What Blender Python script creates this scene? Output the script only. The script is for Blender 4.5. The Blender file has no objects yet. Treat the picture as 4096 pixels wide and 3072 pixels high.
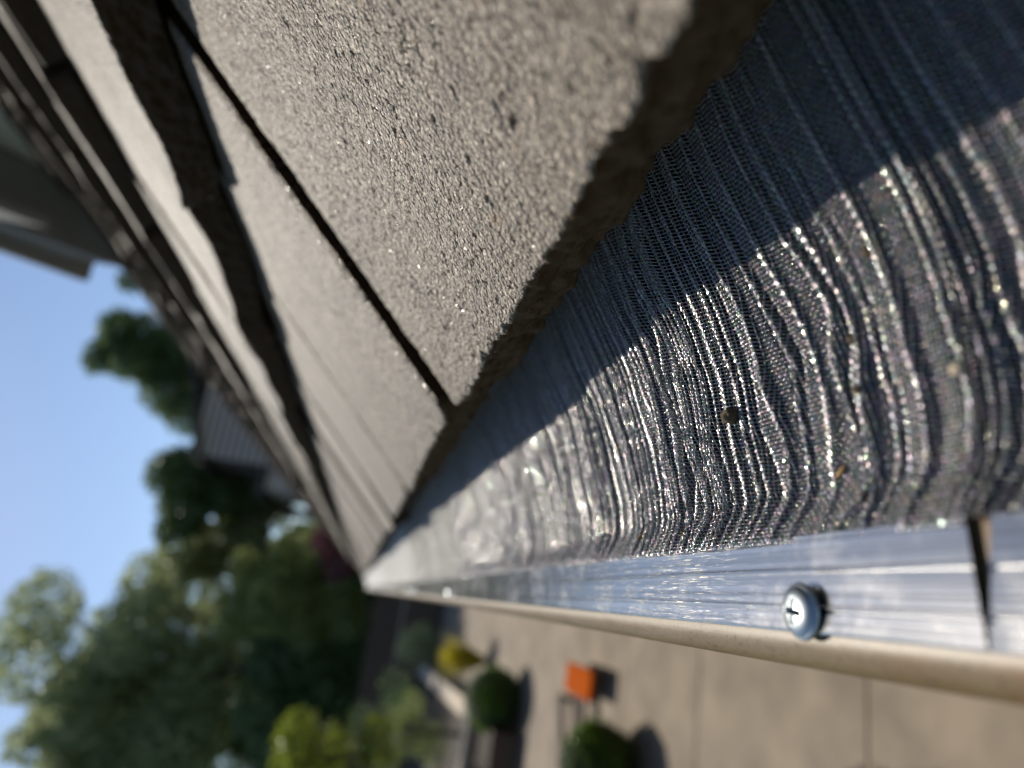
import bpy, bmesh, math, random
import numpy as np
from mathutils import Vector, Matrix
random.seed(7)
RNG = np.random.default_rng(7)
S = bpy.context.scene
COL = S.collection
R = math.radians

# ------------------------------------------------------------------ camera (phone held on its side, rolled)
cam_d = bpy.data.cameras.new('camera')
cam = bpy.data.objects.new('camera', cam_d)
COL.objects.link(cam)
cam_d.sensor_fit = 'HORIZONTAL'
cam_d.sensor_width = 36.0
cam_d.lens = 24.96
cam_d.clip_start = 0.01
cam_d.clip_end = 600
ZC = 2.8                                                  # the lens above the patio
rr = Vector((0.94735951, -0.26192038, 0.18414035))
ru = Vector((-0.1331427, 0.20076131, 0.97055032))
rb = Vector((-0.29117517, -0.94397702, 0.15532035))
M = Matrix.Identity(4)
for i in range(3):
    M[i][0] = -ru[i]; M[i][1] = rr[i]; M[i][2] = rb[i]
M[2][3] = ZC
cam.matrix_world = M
cam_d.dof.use_dof = True
cam_d.dof.focus_distance = 0.197
cam_d.dof.aperture_fstop = 6.6
S.camera = cam

# ------------------------------------------------------------------ sky and sun
SUN_EL, SUN_AZ = R(45), R(-9.5)                          # azimuth from +Y towards +X
world = bpy.data.worlds.new('World')
S.world = world
world.use_nodes = True
wn = world.node_tree
wn.nodes.clear()
sky = wn.nodes.new('ShaderNodeTexSky')
sky.sky_type = 'NISHITA'
sky.sun_disc = False
sky.sun_elevation = SUN_EL
sky.sun_rotation = SUN_AZ
sky.air_density = 1.0
sky.dust_density = 0.35
sky.ozone_density = 3.0
bg = wn.nodes.new('ShaderNodeBackground')
bg.inputs['Strength'].default_value = 0.118
wo = wn.nodes.new('ShaderNodeOutputWorld')
wn.links.new(sky.outputs[0], bg.inputs[0])
wn.links.new(bg.outputs[0], wo.inputs[0])
sun_d = bpy.data.lights.new('sun', 'SUN')
sun_d.energy = 5.0
sun_d.angle = R(0.53)
sun_d.color = (1.0, 0.93, 0.81)
sun = bpy.data.objects.new('sun', sun_d)
COL.objects.link(sun)
SD = Vector((math.sin(SUN_AZ) * math.cos(SUN_EL), math.cos(SUN_AZ) * math.cos(SUN_EL), math.sin(SUN_EL)))
sun.rotation_euler = SD.to_track_quat('Z', 'Y').to_euler()
sun.location = (0, 5, 12)
S.view_settings.view_transform = 'Standard'
S.view_settings.look = 'None'
S.view_settings.exposure = 0.0
S.view_settings.gamma = 1
S.view_settings.use_curve_mapping = False
S.cycles.max_bounces = 6
S.cycles.transparent_max_bounces = 16
S.cycles.sample_clamp_indirect = 4.0
S.cycles.caustics_reflective = False
S.cycles.use_denoising = True

# ------------------------------------------------------------------ helpers
def link(o, parent=None):
    COL.objects.link(o)
    if parent is not None:
        o.parent = parent
    return o

def tag(o, label=None, cat=None, group=None, kind=None):
    if label: o['label'] = label
    if cat: o['category'] = cat
    if group: o['group'] = group
    if kind: o['kind'] = kind
    return o

def thing(name, label, cat, loc=(0, 0, 0), group=None, rotz=0.0):
    o = bpy.data.objects.new(name, None)
    o.empty_display_size = 0.05
    o.location = loc
    o.rotation_euler = (0, 0, rotz)
    link(o)
    return tag(o, label, cat, group)

def fast_mesh(name, V, F, mats, smooth=True, mi=None):
    """V (n,3), F (m,k) all faces with k corners"""
    V = np.asarray(V, dtype=np.float32); F = np.asarray(F, dtype=np.int32)
    me = bpy.data.meshes.new(name)
    m, k = F.shape
    me.vertices.add(len(V)); me.vertices.foreach_set('co', V.ravel())
    me.loops.add(m * k); me.loops.foreach_set('vertex_index', F.ravel())
    me.polygons.add(m)
    me.polygons.foreach_set('loop_start', np.arange(0, m * k, k, dtype=np.int32))
    me.polygons.foreach_set('loop_total', np.full(m, k, dtype=np.int32))
    me.polygons.foreach_set('use_smooth', np.full(m, smooth, dtype=bool))
    if mi is not None:
        me.polygons.foreach_set('material_index', np.asarray(mi, dtype=np.int32))
    me.update(calc_edges=True)
    me.validate()
    for mt in (mats if isinstance(mats, (list, tuple)) else [mats]):
        me.materials.append(mt)
    return me

def obj(name, me, parent=None, loc=None):
    o = bpy.data.objects.new(name, me)
    if loc is not None: o.location = loc
    return link(o, parent)

def grid_faces(n, m, off=0):
    """n rows x m columns of vertices -> quads"""
    a = np.arange(n - 1)[:, None] * m + np.arange(m - 1)[None, :]
    a = a.ravel() + off
    return np.stack([a, a + 1, a + m + 1, a + m], 1)

def hash3(ix, iy, iz, seed):
    h = (ix.astype(np.uint32) * np.uint32(374761393) + iy.astype(np.uint32) * np.uint32(668265263)
         + iz.astype(np.uint32) * np.uint32(2147483647) + np.uint32(seed * 1274126177 & 0xffffffff))
    h = (h ^ (h >> np.uint32(13))) * np.uint32(1274126177)
    h = h ^ (h >> np.uint32(16))
    return (h & np.uint32(0xffffff)).astype(np.float64) / float(0xffffff)

def vnoise(x, y, z, seed=0):
    """value noise 0..1"""
    x = np.asarray(x, float); y = np.asarray(y, float) + 0 * x; z = np.asarray(z, float) + 0 * x
    x = x + 1000.0; y = y + 1000.0; z = z + 1000.0
    ix, iy, iz = np.floor(x).astype(np.int64), np.floor(y).astype(np.int64), np.floor(z).astype(np.int64)
    fx, fy, fz = x - ix, y - iy, z - iz
    fx = fx * fx * (3 - 2 * fx); fy = fy * fy * (3 - 2 * fy); fz = fz * fz * (3 - 2 * fz)
    r = 0
    for dx in (0, 1):
        wx = fx if dx else 1 - fx
        for dy in (0, 1):
            wy = fy if dy else 1 - fy
            for dz in (0, 1):
                wz = fz if dz else 1 - fz
                r = r + wx * wy * wz * hash3(ix + dx, iy + dy, iz + dz, seed)
    return r

def box_vf(x0, x1, y0, y1, z0, z1):
    V = [(x0, y0, z0), (x1, y0, z0), (x1, y1, z0), (x0, y1, z0), (x0, y0, z1), (x1, y0, z1), (x1, y1, z1), (x0, y1, z1)]
    F = [(0, 3, 2, 1), (4, 5, 6, 7), (0, 1, 5, 4), (1, 2, 6, 5), (2, 3, 7, 6), (3, 0, 4, 7)]
    return V, F

def box(name, mat, parent, x0, x1, y0, y1, z0, z1, bev=0.0):
    V, F = box_vf(x0, x1, y0, y1, z0, z1)
    if bev > 0:
        bm = bmesh.new()
        vs = [bm.verts.new(v) for v in V]
        for f in F: bm.faces.new([vs[i] for i in f])
        bmesh.ops.bevel(bm, geom=list(bm.edges), offset=bev, segments=2, affect='EDGES', profile=0.5)
        me = bpy.data.meshes.new(name); bm.to_mesh(me); bm.free()
        me.materials.append(mat)
        return obj(name, me, parent)
    return obj(name, fast_mesh(name, V, F, mat, smooth=False), parent)

def tube_vf(pts, rads, n=8):
    """tapered tube along a polyline, closed ends with fans of quads (degenerate) kept open-ended caps as collapsed rings"""
    pts = [Vector(p) for p in pts]
    V, F = [], []
    for i, p in enumerate(pts):
        d = (pts[min(i + 1, len(pts) - 1)] - pts[max(i - 1, 0)]).normalized()
        a = d.cross(Vector((0.31, 0.2, 1))).normalized() if abs(d.z) < .95 else d.cross(Vector((1, 0, 0))).normalized()
        b = d.cross(a).normalized()
        for k in range(n):
            t = 2 * math.pi * k / n
            q = p + (a * math.cos(t) + b * math.sin(t)) * rads[i]
            V.append(tuple(q))
    for i in range(len(pts) - 1):
        for k in range(n):
            k2 = (k + 1) % n
            F.append((i * n + k, i * n + k2, (i + 1) * n + k2, (i + 1) * n + k))
    # end caps as two quads-fans
    for base in (0, (len(pts) - 1) * n):
        for k in range(1, n - 2, 2):
            F.append((base, base + k, base + k + 1, base + k + 2))
    return V, F

# ------------------------------------------------------------------ materials
def mat_base(name):
    m = bpy.data.materials.new(name)
    m.use_nodes = True
    nt = m.node_tree
    return m, nt, nt.nodes['Principled BSDF'], nt.nodes, nt.links

def simple(name, col, rough=0.7, metal=0.0, noise=0.25, scale=8.0, bump=0.0, bscale=40.0, bdist=0.01, spec=0.4):
    m, nt, P, N, L = mat_base(name)
    P.inputs['Roughness'].default_value = rough
    P.inputs['Metallic'].default_value = metal
    P.inputs['Specular IOR Level'].default_value = spec
    tc = N.new('ShaderNodeTexCoord')
    nz = N.new('ShaderNodeTexNoise'); nz.inputs['Scale'].default_value = scale; nz.inputs['Detail'].default_value = 6
    L.new(tc.outputs['Object'], nz.inputs['Vector'])
    mx = N.new('ShaderNodeMix'); mx.data_type = 'RGBA'
    c1 = [c * (1 - noise) for c in col]; c2 = [min(1, c * (1 + noise)) for c in col]
    mx.inputs[6].default_value = (*c1, 1); mx.inputs[7].default_value = (*c2, 1)
    L.new(nz.outputs['Fac'], mx.inputs[0])
    L.new(mx.outputs[2], P.inputs['Base Color'])
    if bump > 0:
        n2 = N.new('ShaderNodeTexNoise'); n2.inputs['Scale'].default_value = bscale; n2.inputs['Detail'].default_value = 5
        L.new(tc.outputs['Object'], n2.inputs['Vector'])
        b = N.new('ShaderNodeBump'); b.inputs['Strength'].default_value = bump; b.inputs['Distance'].default_value = bdist
        L.new(n2.outputs['Fac'], b.inputs['Height']); L.new(b.outputs[0], P.inputs['Normal'])
    return m

def make_tile_mat():
    m, nt, P, N, L = mat_base('concrete_tile')
    tc = N.new('ShaderNodeTexCoord')
    # grain colour
    v = N.new('ShaderNodeTexVoronoi'); v.inputs['Scale'].default_value = 1100
    L.new(tc.outputs['Object'], v.inputs['Vector'])
    sep = N.new('ShaderNodeSeparateColor'); L.new(v.outputs['Color'], sep.inputs[0])
    cr = N.new('ShaderNodeValToRGB')
    e = cr.color_ramp.elements
    e[0].position = 0.0; e[0].color = (0.07, 0.048, 0.032, 1)
    e[1].position = 1.0; e[1].color = (0.40, 0.34, 0.265, 1)
    for p, c in ((0.10, (0.075, 0.052, 0.034, 1)), (0.45, (0.135, 0.100, 0.064, 1)), (0.80, (0.200, 0.155, 0.102, 1)), (0.93, (0.36, 0.31, 0.24, 1))):
        q = e.new(p); q.color = c
    L.new(sep.outputs[0], cr.inputs[0])
    # large mottling and brown stains
    n1 = N.new('ShaderNodeTexNoise'); n1.inputs['Scale'].default_value = 16; n1.inputs['Detail'].default_value = 8
    n1.inputs['Roughness'].default_value = 0.65
    L.new(tc.outputs['Object'], n1.inputs['Vector'])
    r1 = N.new('ShaderNodeValToRGB'); r1.color_ramp.elements[0].position = 0.3; r1.color_ramp.elements[0].color = (0.62, 0.56, 0.49, 1)
    r1.color_ramp.elements[1].position = 0.7; r1.color_ramp.elements[1].color = (1.22, 1.2, 1.16, 1)
    L.new(n1.outputs['Fac'], r1.inputs[0])
    mu = N.new('ShaderNodeMix'); mu.data_type = 'RGBA'; mu.blend_type = 'MULTIPLY'; mu.inputs[0].default_value = 1.0
    L.new(cr.outputs[0], mu.inputs[6]); L.new(r1.outputs[0], mu.inputs[7])
    n2 = N.new('ShaderNodeTexNoise'); n2.inputs['Scale'].default_value = 85; n2.inputs['Detail'].default_value = 3
    L.new(tc.outputs['Object'], n2.inputs['Vector'])
    r2 = N.new('ShaderNodeValToRGB'); r2.color_ramp.elements[0].position = 0.625; r2.color_ramp.elements[1].position = 0.72
    L.new(n2.outputs['Fac'], r2.inputs[0])
    m2 = N.new('ShaderNodeMix'); m2.data_type = 'RGBA'
    L.new(r2.outputs[0], m2.inputs[0]); L.new(mu.outputs[2], m2.inputs[6]); m2.inputs[7].default_value = (0.16, 0.10, 0.05, 1)
    L.new(m2.outputs[2], P.inputs['Base Color'])
    # bump: sand grains, pits
    nb = N.new('ShaderNodeTexNoise'); nb.inputs['Scale'].default_value = 1500; nb.inputs['Detail'].default_value = 3
    L.new(tc.outputs['Object'], nb.inputs['Vector'])
    vb = N.new('ShaderNodeTexVoronoi'); vb.inputs['Scale'].default_value = 780; L.new(tc.outputs['Object'], vb.inputs['Vector'])
    pit = N.new('ShaderNodeTexNoise'); pit.inputs['Scale'].default_value = 260; pit.inputs['Detail'].default_value = 2
    L.new(tc.outputs['Object'], pit.inputs['Vector'])
    pr = N.new('ShaderNodeMapRange'); pr.inputs['From Min'].default_value = 0.28; pr.inputs['From Max'].default_value = 0.40
    L.new(pit.outputs['Fac'], pr.inputs['Value'])
    a1 = N.new('ShaderNodeMath'); a1.operation = 'MULTIPLY_ADD'; a1.inputs[1].default_value = -1.3
    L.new(vb.outputs['Distance'], a1.inputs[0]); L.new(nb.outputs['Fac'], a1.inputs[2])
    a2 = N.new('ShaderNodeMath'); a2.operation = 'MULTIPLY_ADD'; a2.inputs[1].default_value = 1.4
    L.new(pr.outputs[0], a2.inputs[0]); L.new(a1.outputs[0], a2.inputs[2])
    b = N.new('ShaderNodeBump'); b.inputs['Strength'].default_value = 1.0; b.inputs['Distance'].default_value = 0.0008
    L.new(a2.outputs[0], b.inputs['Height']); L.new(b.outputs[0], P.inputs['Normal'])
    # a few glassy sand grains
    rr_ = N.new('ShaderNodeMapRange'); rr_.inputs['From Min'].default_value = 0.95; rr_.inputs['From Max'].default_value = 0.985
    rr_.inputs['To Min'].default_value = 0.64; rr_.inputs['To Max'].default_value = 0.22
    L.new(sep.outputs[1], rr_.inputs['Value']); L.new(rr_.outputs[0], P.inputs['Roughness'])
    P.inputs['Specular IOR Level'].default_value = 0.8
    return m

def make_alu():
    m, nt, P, N, L = mat_base('mill_aluminium')
    P.inputs['Metallic'].default_value = 1.0
    tc = N.new('ShaderNodeTexCoord')
    mp = N.new('ShaderNodeMapping'); mp.inputs['Scale'].default_value = (1800, 9, 1800)
    L.new(tc.outputs['Object'], mp.inputs[0])
    n = N.new('ShaderNodeTexNoise'); n.inputs['Scale'].default_value = 1.0; n.inputs['Detail'].default_value = 5
    L.new(mp.outputs[0], n.inputs['Vector'])
    # blotchy oxide
    n2 = N.new('ShaderNodeTexNoise'); n2.inputs['Scale'].default_value = 130; n2.inputs['Detail'].default_value = 8; n2.inputs['Roughness'].default_value = 0.7
    L.new(tc.outputs['Object'], n2.inputs['Vector'])
    n3 = N.new('ShaderNodeTexNoise'); n3.inputs['Scale'].default_value = 28; n3.inputs['Detail'].default_value = 4
    L.new(tc.outputs['Object'], n3.inputs['Vector'])
    mul = N.new('ShaderNodeMath'); mul.operation = 'MULTIPLY'
    L.new(n2.outputs['Fac'], mul.inputs[0]); L.new(n3.outputs['Fac'], mul.inputs[1])
    ox = N.new('ShaderNodeMapRange'); ox.inputs['From Min'].default_value = 0.24; ox.inputs['From Max'].default_value = 0.40
    L.new(mul.outputs[0], ox.inputs['Value'])
    # fine scratches, two directions
    def scratches(rot, sc, lo, hi, src='Object'):
        mp2 = N.new('ShaderNodeMapping'); mp2.inputs['Rotation'].default_value = (0, 0, rot); mp2.inputs['Scale'].default_value = sc
        L.new(tc.outputs[src], mp2.inputs[0])
        q = N.new('ShaderNodeTexNoise'); q.inputs['Scale'].default_value = 1.0; q.inputs['Detail'].default_value = 2; q.inputs['Distortion'].default_value = 0.6
        L.new(mp2.outputs[0], q.inputs['Vector'])
        w = N.new('ShaderNodeMapRange'); w.inputs['From Min'].default_value = lo; w.inputs['From Max'].default_value = hi
        L.new(q.outputs['Fac'], w.inputs['Value'])
        return w.outputs[0]
    s1 = scratches(R(35), (2600, 90, 1), 0.60, 0.69)
    s2 = scratches(R(-50), (2300, 80, 1), 0.61, 0.70)
    mxs = N.new('ShaderNodeMath'); mxs.operation = 'MAXIMUM'; L.new(s1, mxs.inputs[0]); L.new(s2, mxs.inputs[1])
    msk0 = N.new('ShaderNodeMapRange'); msk0.inputs['From Min'].default_value = 0.35; msk0.inputs['From Max'].default_value = 0.55
    L.new(n3.outputs['Fac'], msk0.inputs['Value'])
    sx = N.new('ShaderNodeSeparateXYZ'); L.new(tc.outputs['Object'], sx.inputs[0])
    up = N.new('ShaderNodeMapRange'); up.inputs['From Min'].default_value = 0.055; up.inputs['From Max'].default_value = 0.095; L.new(sx.outputs[1], up.inputs['Value'])
    dn_ = N.new('ShaderNodeMapRange'); dn_.inputs['From Min'].default_value = 0.15; dn_.inputs['From Max'].default_value = 0.24; dn_.inputs['To Min'].default_value = 1.0; dn_.inputs['To Max'].default_value = 0.15; L.new(sx.outputs[1], dn_.inputs['Value'])
    mk1 = N.new('ShaderNodeMath'); mk1.operation = 'MULTIPLY'; L.new(up.outputs[0], mk1.inputs[0]); L.new(dn_.outputs[0], mk1.inputs[1])
    msk = N.new('ShaderNodeMath'); msk.operation = 'MULTIPLY'; L.new(mk1.outputs[0], msk.inputs[0]); L.new(msk0.outputs[0], msk.inputs[1])
    ms = N.new('ShaderNodeMath'); ms.operation = 'MULTIPLY'; L.new(mxs.outputs[0], ms.inputs[0]); L.new(msk.outputs[0], ms.inputs[1])
    tot = N.new('ShaderNodeMath'); tot.operation = 'MULTIPLY_ADD'; tot.inputs[1].default_value = 0.30; tot.use_clamp = True
    L.new(ox.outputs[0], tot.inputs[0]); L.new(ms.outputs[0], tot.inputs[2])
    rg = N.new('ShaderNodeMapRange'); rg.inputs['To Min'].default_value = 0.17; rg.inputs['To Max'].default_value = 0.42
    L.new(tot.outputs[0], rg.inputs['Value']); L.new(rg.outputs[0], P.inputs['Roughness'])
    cm = N.new('ShaderNodeMix'); cm.data_type = 'RGBA'
    cm.inputs[6].default_value = (0.52, 0.505, 0.485, 1); cm.inputs[7].default_value = (0.50, 0.49, 0.475, 1)
    L.new(tot.outputs[0], cm.inputs[0])
    mpl = N.new('ShaderNodeMapping'); mpl.inputs['Scale'].default_value = (900, 3, 900); L.new(tc.outputs['Object'], mpl.inputs[0])
    nl = N.new('ShaderNodeTexNoise'); nl.inputs['Scale'].default_value = 1.0; nl.inputs['Detail'].default_value = 4; L.new(mpl.outputs[0], nl.inputs['Vector'])
    ml = N.new('ShaderNodeMapRange'); ml.inputs['From Min'].default_value = 0.3; ml.inputs['From Max'].default_value = 0.7; ml.inputs['To Min'].default_value = 0.62; ml.inputs['To Max'].default_value = 1.12
    L.new(nl.outputs['Fac'], ml.inputs['Value'])
    vs = N.new('ShaderNodeVectorMath'); vs.operation = 'SCALE'; L.new(cm.outputs[2], vs.inputs[0]); L.new(ml.outputs[0], vs.inputs['Scale'])
    L.new(vs.outputs[0], P.inputs['Base Color'])
    mt = N.new('ShaderNodeMapRange'); mt.inputs['To Min'].default_value = 1.0; mt.inputs['To Max'].default_value = 0.25
    L.new(tot.outputs[0], mt.inputs['Value']); L.new(mt.outputs[0], P.inputs['Metallic'])
    b = N.new('ShaderNodeBump'); b.inputs['Strength'].default_value = 0.7; b.inputs['Distance'].default_value = 0.00006
    ad = N.new('ShaderNodeMath'); ad.operation = 'SUBTRACT'; L.new(n.outputs['Fac'], ad.inputs[0]); L.new(ms.outputs[0], ad.inputs[1])
    L.new(ad.outputs[0], b.inputs['Height']); L.new(b.outputs[0], P.inputs['Normal'])
    return m

def make_lip_paint():
    m, nt, P, N, L = mat_base('cream_gutter_paint')
    tc = N.new('ShaderNodeTexCoord')
    mp = N.new('ShaderNodeMapping'); mp.inputs['Scale'].default_value = (1, 0.22, 1)
    L.new(tc.outputs['Object'], mp.inputs[0])
    n = N.new('ShaderNodeTexNoise'); n.inputs['Scale'].default_value = 130; n.inputs['Detail'].default_value = 8; n.inputs['Roughness'].default_value = 0.7
    L.new(mp.outputs[0], n.inputs['Vector'])
    cr = N.new('ShaderNodeValToRGB')
    e = cr.color_ramp.elements
    e[0].position = 0.30; e[0].color = (0.11, 0.06, 0.025, 1)
    e[1].position = 0.72; e[1].color = (0.185, 0.130, 0.062, 1)
    q = e.new(0.44); q.color = (0.16, 0.105, 0.045, 1)
    L.new(n.outputs['Fac'], cr.inputs[0])
    # darker specks of grime
    n2 = N.new('ShaderNodeTexNoise'); n2.inputs['Scale'].default_value = 900; n2.inputs['Detail'].default_value = 4
    L.new(tc.outputs['Object'], n2.inputs['Vector'])
    r2 = N.new('ShaderNodeValToRGB'); r2.color_ramp.elements[0].position = 0.32; r2.color_ramp.elements[0].color = (0.45, 0.38, 0.3, 1)
    r2.color_ramp.elements[1].position = 0.46; r2.color_ramp.elements[1].color = (1, 1, 1, 1)
    L.new(n2.outputs['Fac'], r2.inputs[0])
    mu = N.new('ShaderNodeMix'); mu.data_type = 'RGBA'; mu.blend_type = 'MULTIPLY'; mu.inputs[0].default_value = 0.8
    L.new(cr.outputs[0], mu.inputs[6]); L.new(r2.outputs[0], mu.inputs[7])
    sx = N.new('ShaderNodeSeparateXYZ'); L.new(tc.outputs['Object'], sx.inputs[0])
    ny_ = N.new('ShaderNodeMapRange'); ny_.inputs['From Min'].default_value = 0.135; ny_.inputs['From Max'].default_value = 0.085; L.new(sx.outputs[1], ny_.inputs['Value'])
    nr = N.new('ShaderNodeTexNoise'); nr.inputs['Scale'].default_value = 75; nr.inputs['Detail'].default_value = 5; L.new(tc.outputs['Object'], nr.inputs['Vector'])
    nr2 = N.new('ShaderNodeMapRange'); nr2.inputs['From Min'].default_value = 0.38; nr2.inputs['From Max'].default_value = 0.62; L.new(nr.outputs['Fac'], nr2.inputs['Value'])
    st = N.new('ShaderNodeMath'); st.operation = 'MULTIPLY'; L.new(ny_.outputs[0], st.inputs[0]); L.new(nr2.outputs[0], st.inputs[1])
    m3 = N.new('ShaderNodeMix'); m3.data_type = 'RGBA'; m3.inputs[7].default_value = (0.17, 0.085, 0.025, 1)
    L.new(st.outputs[0], m3.inputs[0]); L.new(mu.outputs[2], m3.inputs[6])
    L.new(m3.outputs[2], P.inputs['Base Color'])
    P.inputs['Roughness'].default_value = 0.45
    b = N.new('ShaderNodeBump'); b.inputs['Strength'].default_value = 0.5; b.inputs['Distance'].default_value = 0.0003
    L.new(n.outputs['Fac'], b.inputs['Height']); L.new(b.outputs[0], P.inputs['Normal'])
    return m

def make_leaf(name, c1, c2, trans=0.35, rough=0.45):
    m, nt, P, N, L = mat_base(name)
    gi = N.new('ShaderNodeNewGeometry')
    oi = N.new('ShaderNodeTexNoise'); oi.inputs['Scale'].default_value = 0.9; oi.inputs['Detail'].default_value = 3
    mx = N.new('ShaderNodeMix'); mx.data_type = 'RGBA'
    mx.inputs[6].default_value = (*c1, 1); mx.inputs[7].default_value = (*c2, 1)
    L.new(gi.outputs['Random Per Island'], mx.inputs[0])
    L.new(mx.outputs[2], P.inputs['Base Color'])
    P.inputs['Roughness'].default_value = rough
    tr = N.new('ShaderNodeBsdfTranslucent'); L.new(mx.outputs[2], tr.inputs['Color'])
    ms = N.new('ShaderNodeMixShader'); ms.inputs[0].default_value = trans
    out = N['Material Output']
    L.new(P.outputs[0], ms.inputs[1]); L.new(tr.outputs[0], ms.inputs[2]); L.new(ms.outputs[0], out.inputs['Surface'])
    return m

M_TILE = make_tile_mat()
TILE_VARIES = True
M_BUTT = simple('tile_edge_shade', (0.040, 0.027, 0.017), 0.95, noise=0.5, scale=120, bump=0.9, bscale=700, bdist=0.0008)  # shade painted in: edge colour darkened so the shaded butts read near black
M_BUTT2 = simple('brown_tile_edge', (0.098, 0.056, 0.026), 0.95, noise=0.6, scale=160, bump=0.9, bscale=800, bdist=0.0008)  # same edge concrete in its browner tone, for the nearest tiles
M_ALU = make_alu()
M_LIP = make_lip_paint()
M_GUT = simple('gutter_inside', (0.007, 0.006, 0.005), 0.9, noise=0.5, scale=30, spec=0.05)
def make_wire(metal=0.64):
    m, nt, P, N, L = mat_base('stainless_wire')
    P.inputs['Metallic'].default_value = metal
    P.inputs['Roughness'].default_value = 0.24
    tc = N.new('ShaderNodeTexCoord')
    v = N.new('ShaderNodeTexVoronoi'); v.inputs['Scale'].default_value = 1150
    L.new(tc.outputs['Object'], v.inputs['Vector'])
    hs = N.new('ShaderNodeHueSaturation'); hs.inputs['Saturation'].default_value = 0.45; hs.inputs['Value'].default_value = 0.82  # random hues put iridescent glint colours into the wire's base colour
    L.new(v.outputs['Color'], hs.inputs['Color'])
    mx = N.new('ShaderNodeMix'); mx.data_type = 'RGBA'; mx.inputs[0].default_value = 0.45
    mx.inputs[6].default_value = (0.42, 0.405, 0.38, 1)
    L.new(hs.outputs[0], mx.inputs[7]); L.new(mx.outputs[2], P.inputs['Base Color'])
    sp = N.new('ShaderNodeSeparateColor'); L.new(v.outputs['Color'], sp.inputs[0])
    rg = N.new('ShaderNodeMapRange'); rg.inputs['From Min'].default_value = 0.40; rg.inputs['From Max'].default_value = 0.85
    rg.inputs['To Min'].default_value = 0.33; rg.inputs['To Max'].default_value = 0.10
    L.new(sp.outputs[1], rg.inputs['Value']); L.new(rg.outputs[0], P.inputs['Roughness'])
    return m
M_WIRE = make_wire()
M_WIREMID = make_wire(0.42)
M_WIREMATT = simple('dusty_wire', (0.40, 0.39, 0.37), 0.5, metal=0.35, noise=0.35, scale=500)
M_WIREFAR = simple('stainless_mesh', (0.42, 0.41, 0.39), 0.8, metal=0.15, noise=0.35, scale=260, bump=1.0, bscale=900, bdist=0.0006)
M_ZINC = simple('zinc_screw', (0.36, 0.39, 0.40), 0.33, metal=1.0, noise=0.15, scale=500, bump=0.3, bscale=900, bdist=0.0001)
M_DIRT = simple('dirt', (0.10, 0.07, 0.04), 0.95, noise=0.5, scale=900, bump=1.0, bscale=1500, bdist=0.0006)
M_DRY = simple('dry_leaf', (0.24, 0.14, 0.04), 0.7, noise=0.5, scale=900)
M_GRAIN = simple('quartz_grain', (0.72, 0.68, 0.60), 0.13, noise=0.1, scale=10, spec=0.8)
M_PEB = simple('pebble', (0.42, 0.34, 0.24), 0.8, noise=0.35, scale=900, bump=0.5, bscale=1500, bdist=0.0003)
M_CONC = simple('patio_concrete', (0.225, 0.178, 0.128), 0.85, noise=0.09, scale=1.3, bump=0.3, bscale=120, bdist=0.002)
def vary(m, amt, stain):
    N = m.node_tree.nodes; L = m.node_tree.links; P = N['Principled BSDF']
    src = P.inputs['Base Color'].links[0].from_socket
    oi = N.new('ShaderNodeObjectInfo'); mr = N.new('ShaderNodeMapRange'); mr.inputs['To Min'].default_value = 1 - amt; mr.inputs['To Max'].default_value = 1 + amt
    L.new(oi.outputs['Random'], mr.inputs['Value'])
    tc = N.new('ShaderNodeTexCoord'); nz = N.new('ShaderNodeTexNoise'); nz.inputs['Scale'].default_value = 2.2; nz.inputs['Detail'].default_value = 7
    L.new(tc.outputs['Object'], nz.inputs['Vector'])
    m2 = N.new('ShaderNodeMapRange'); m2.inputs['From Min'].default_value = .35; m2.inputs['From Max'].default_value = .65; m2.inputs['To Min'].default_value = 1 - stain; m2.inputs['To Max'].default_value = 1 + stain * .4
    L.new(nz.outputs['Fac'], m2.inputs['Value'])
    mu = N.new('ShaderNodeMath'); mu.operation = 'MULTIPLY'; L.new(mr.outputs[0], mu.inputs[0]); L.new(m2.outputs[0], mu.inputs[1])
    vm = N.new('ShaderNodeVectorMath'); vm.operation = 'SCALE'; L.new(src, vm.inputs[0]); L.new(mu.outputs[0], vm.inputs['Scale'])
    L.new(vm.outputs[0], P.inputs['Base Color'])
vary(M_CONC, 0.06, 0.26)
vary(M_TILE, 0.09, 0.08)
M_JOINT = simple('patio_joint', (0.16, 0.125, 0.09), 0.95, noise=0.2, scale=4)
M_CAP = simple('stone_cap', (0.46, 0.38, 0.29), 0.85, noise=0.15, scale=6, bump=0.3, bscale=60, bdist=0.003)
M_STONE = simple('wall_block', (0.17, 0.13, 0.10), 0.9, noise=0.3, scale=5, bump=0.4, bscale=40, bdist=0.004)
M_SOIL = simple('bed_soil', (0.05, 0.038, 0.026), 0.95, noise=0.4, scale=3, bump=0.6, bscale=20, bdist=0.03)
M_LAWN = simple('lawn', (0.045, 0.065, 0.02), 0.95, noise=0.4, scale=0.6, bump=0.4, bscale=10, bdist=0.03)
M_BARK = simple('bark', (0.09, 0.07, 0.05), 0.9, noise=0.4, scale=6, bump=0.6, bscale=25, bdist=0.02)
M_WOOD = simple('dark_timber', (0.085, 0.055, 0.04), 0.8, noise=0.3, scale=5)
M_FENCE = simple('fence_timber', (0.09, 0.06, 0.045), 0.8, noise=0.25, scale=4)
M_ORANGE = simple('orange_fabric', (0.36, 0.065, 0.0), 0.9, noise=0.12, scale=8, spec=0.05)
M_STUCCO = simple('stucco', (0.36, 0.32, 0.25), 0.9, noise=0.08, scale=5, bump=0.5, bscale=80, bdist=0.004)
M_DWALL = simple('gable_paint', (0.50, 0.50, 0.44), 0.8, noise=0.06, scale=4)
M_DTRIM = simple('verge_paint', (0.24, 0.225, 0.21), 0.7, noise=0.1, scale=5)
M_GROOVE = simple('siding_shadow_gap', (0.10, 0.085, 0.08), 0.9)
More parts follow.
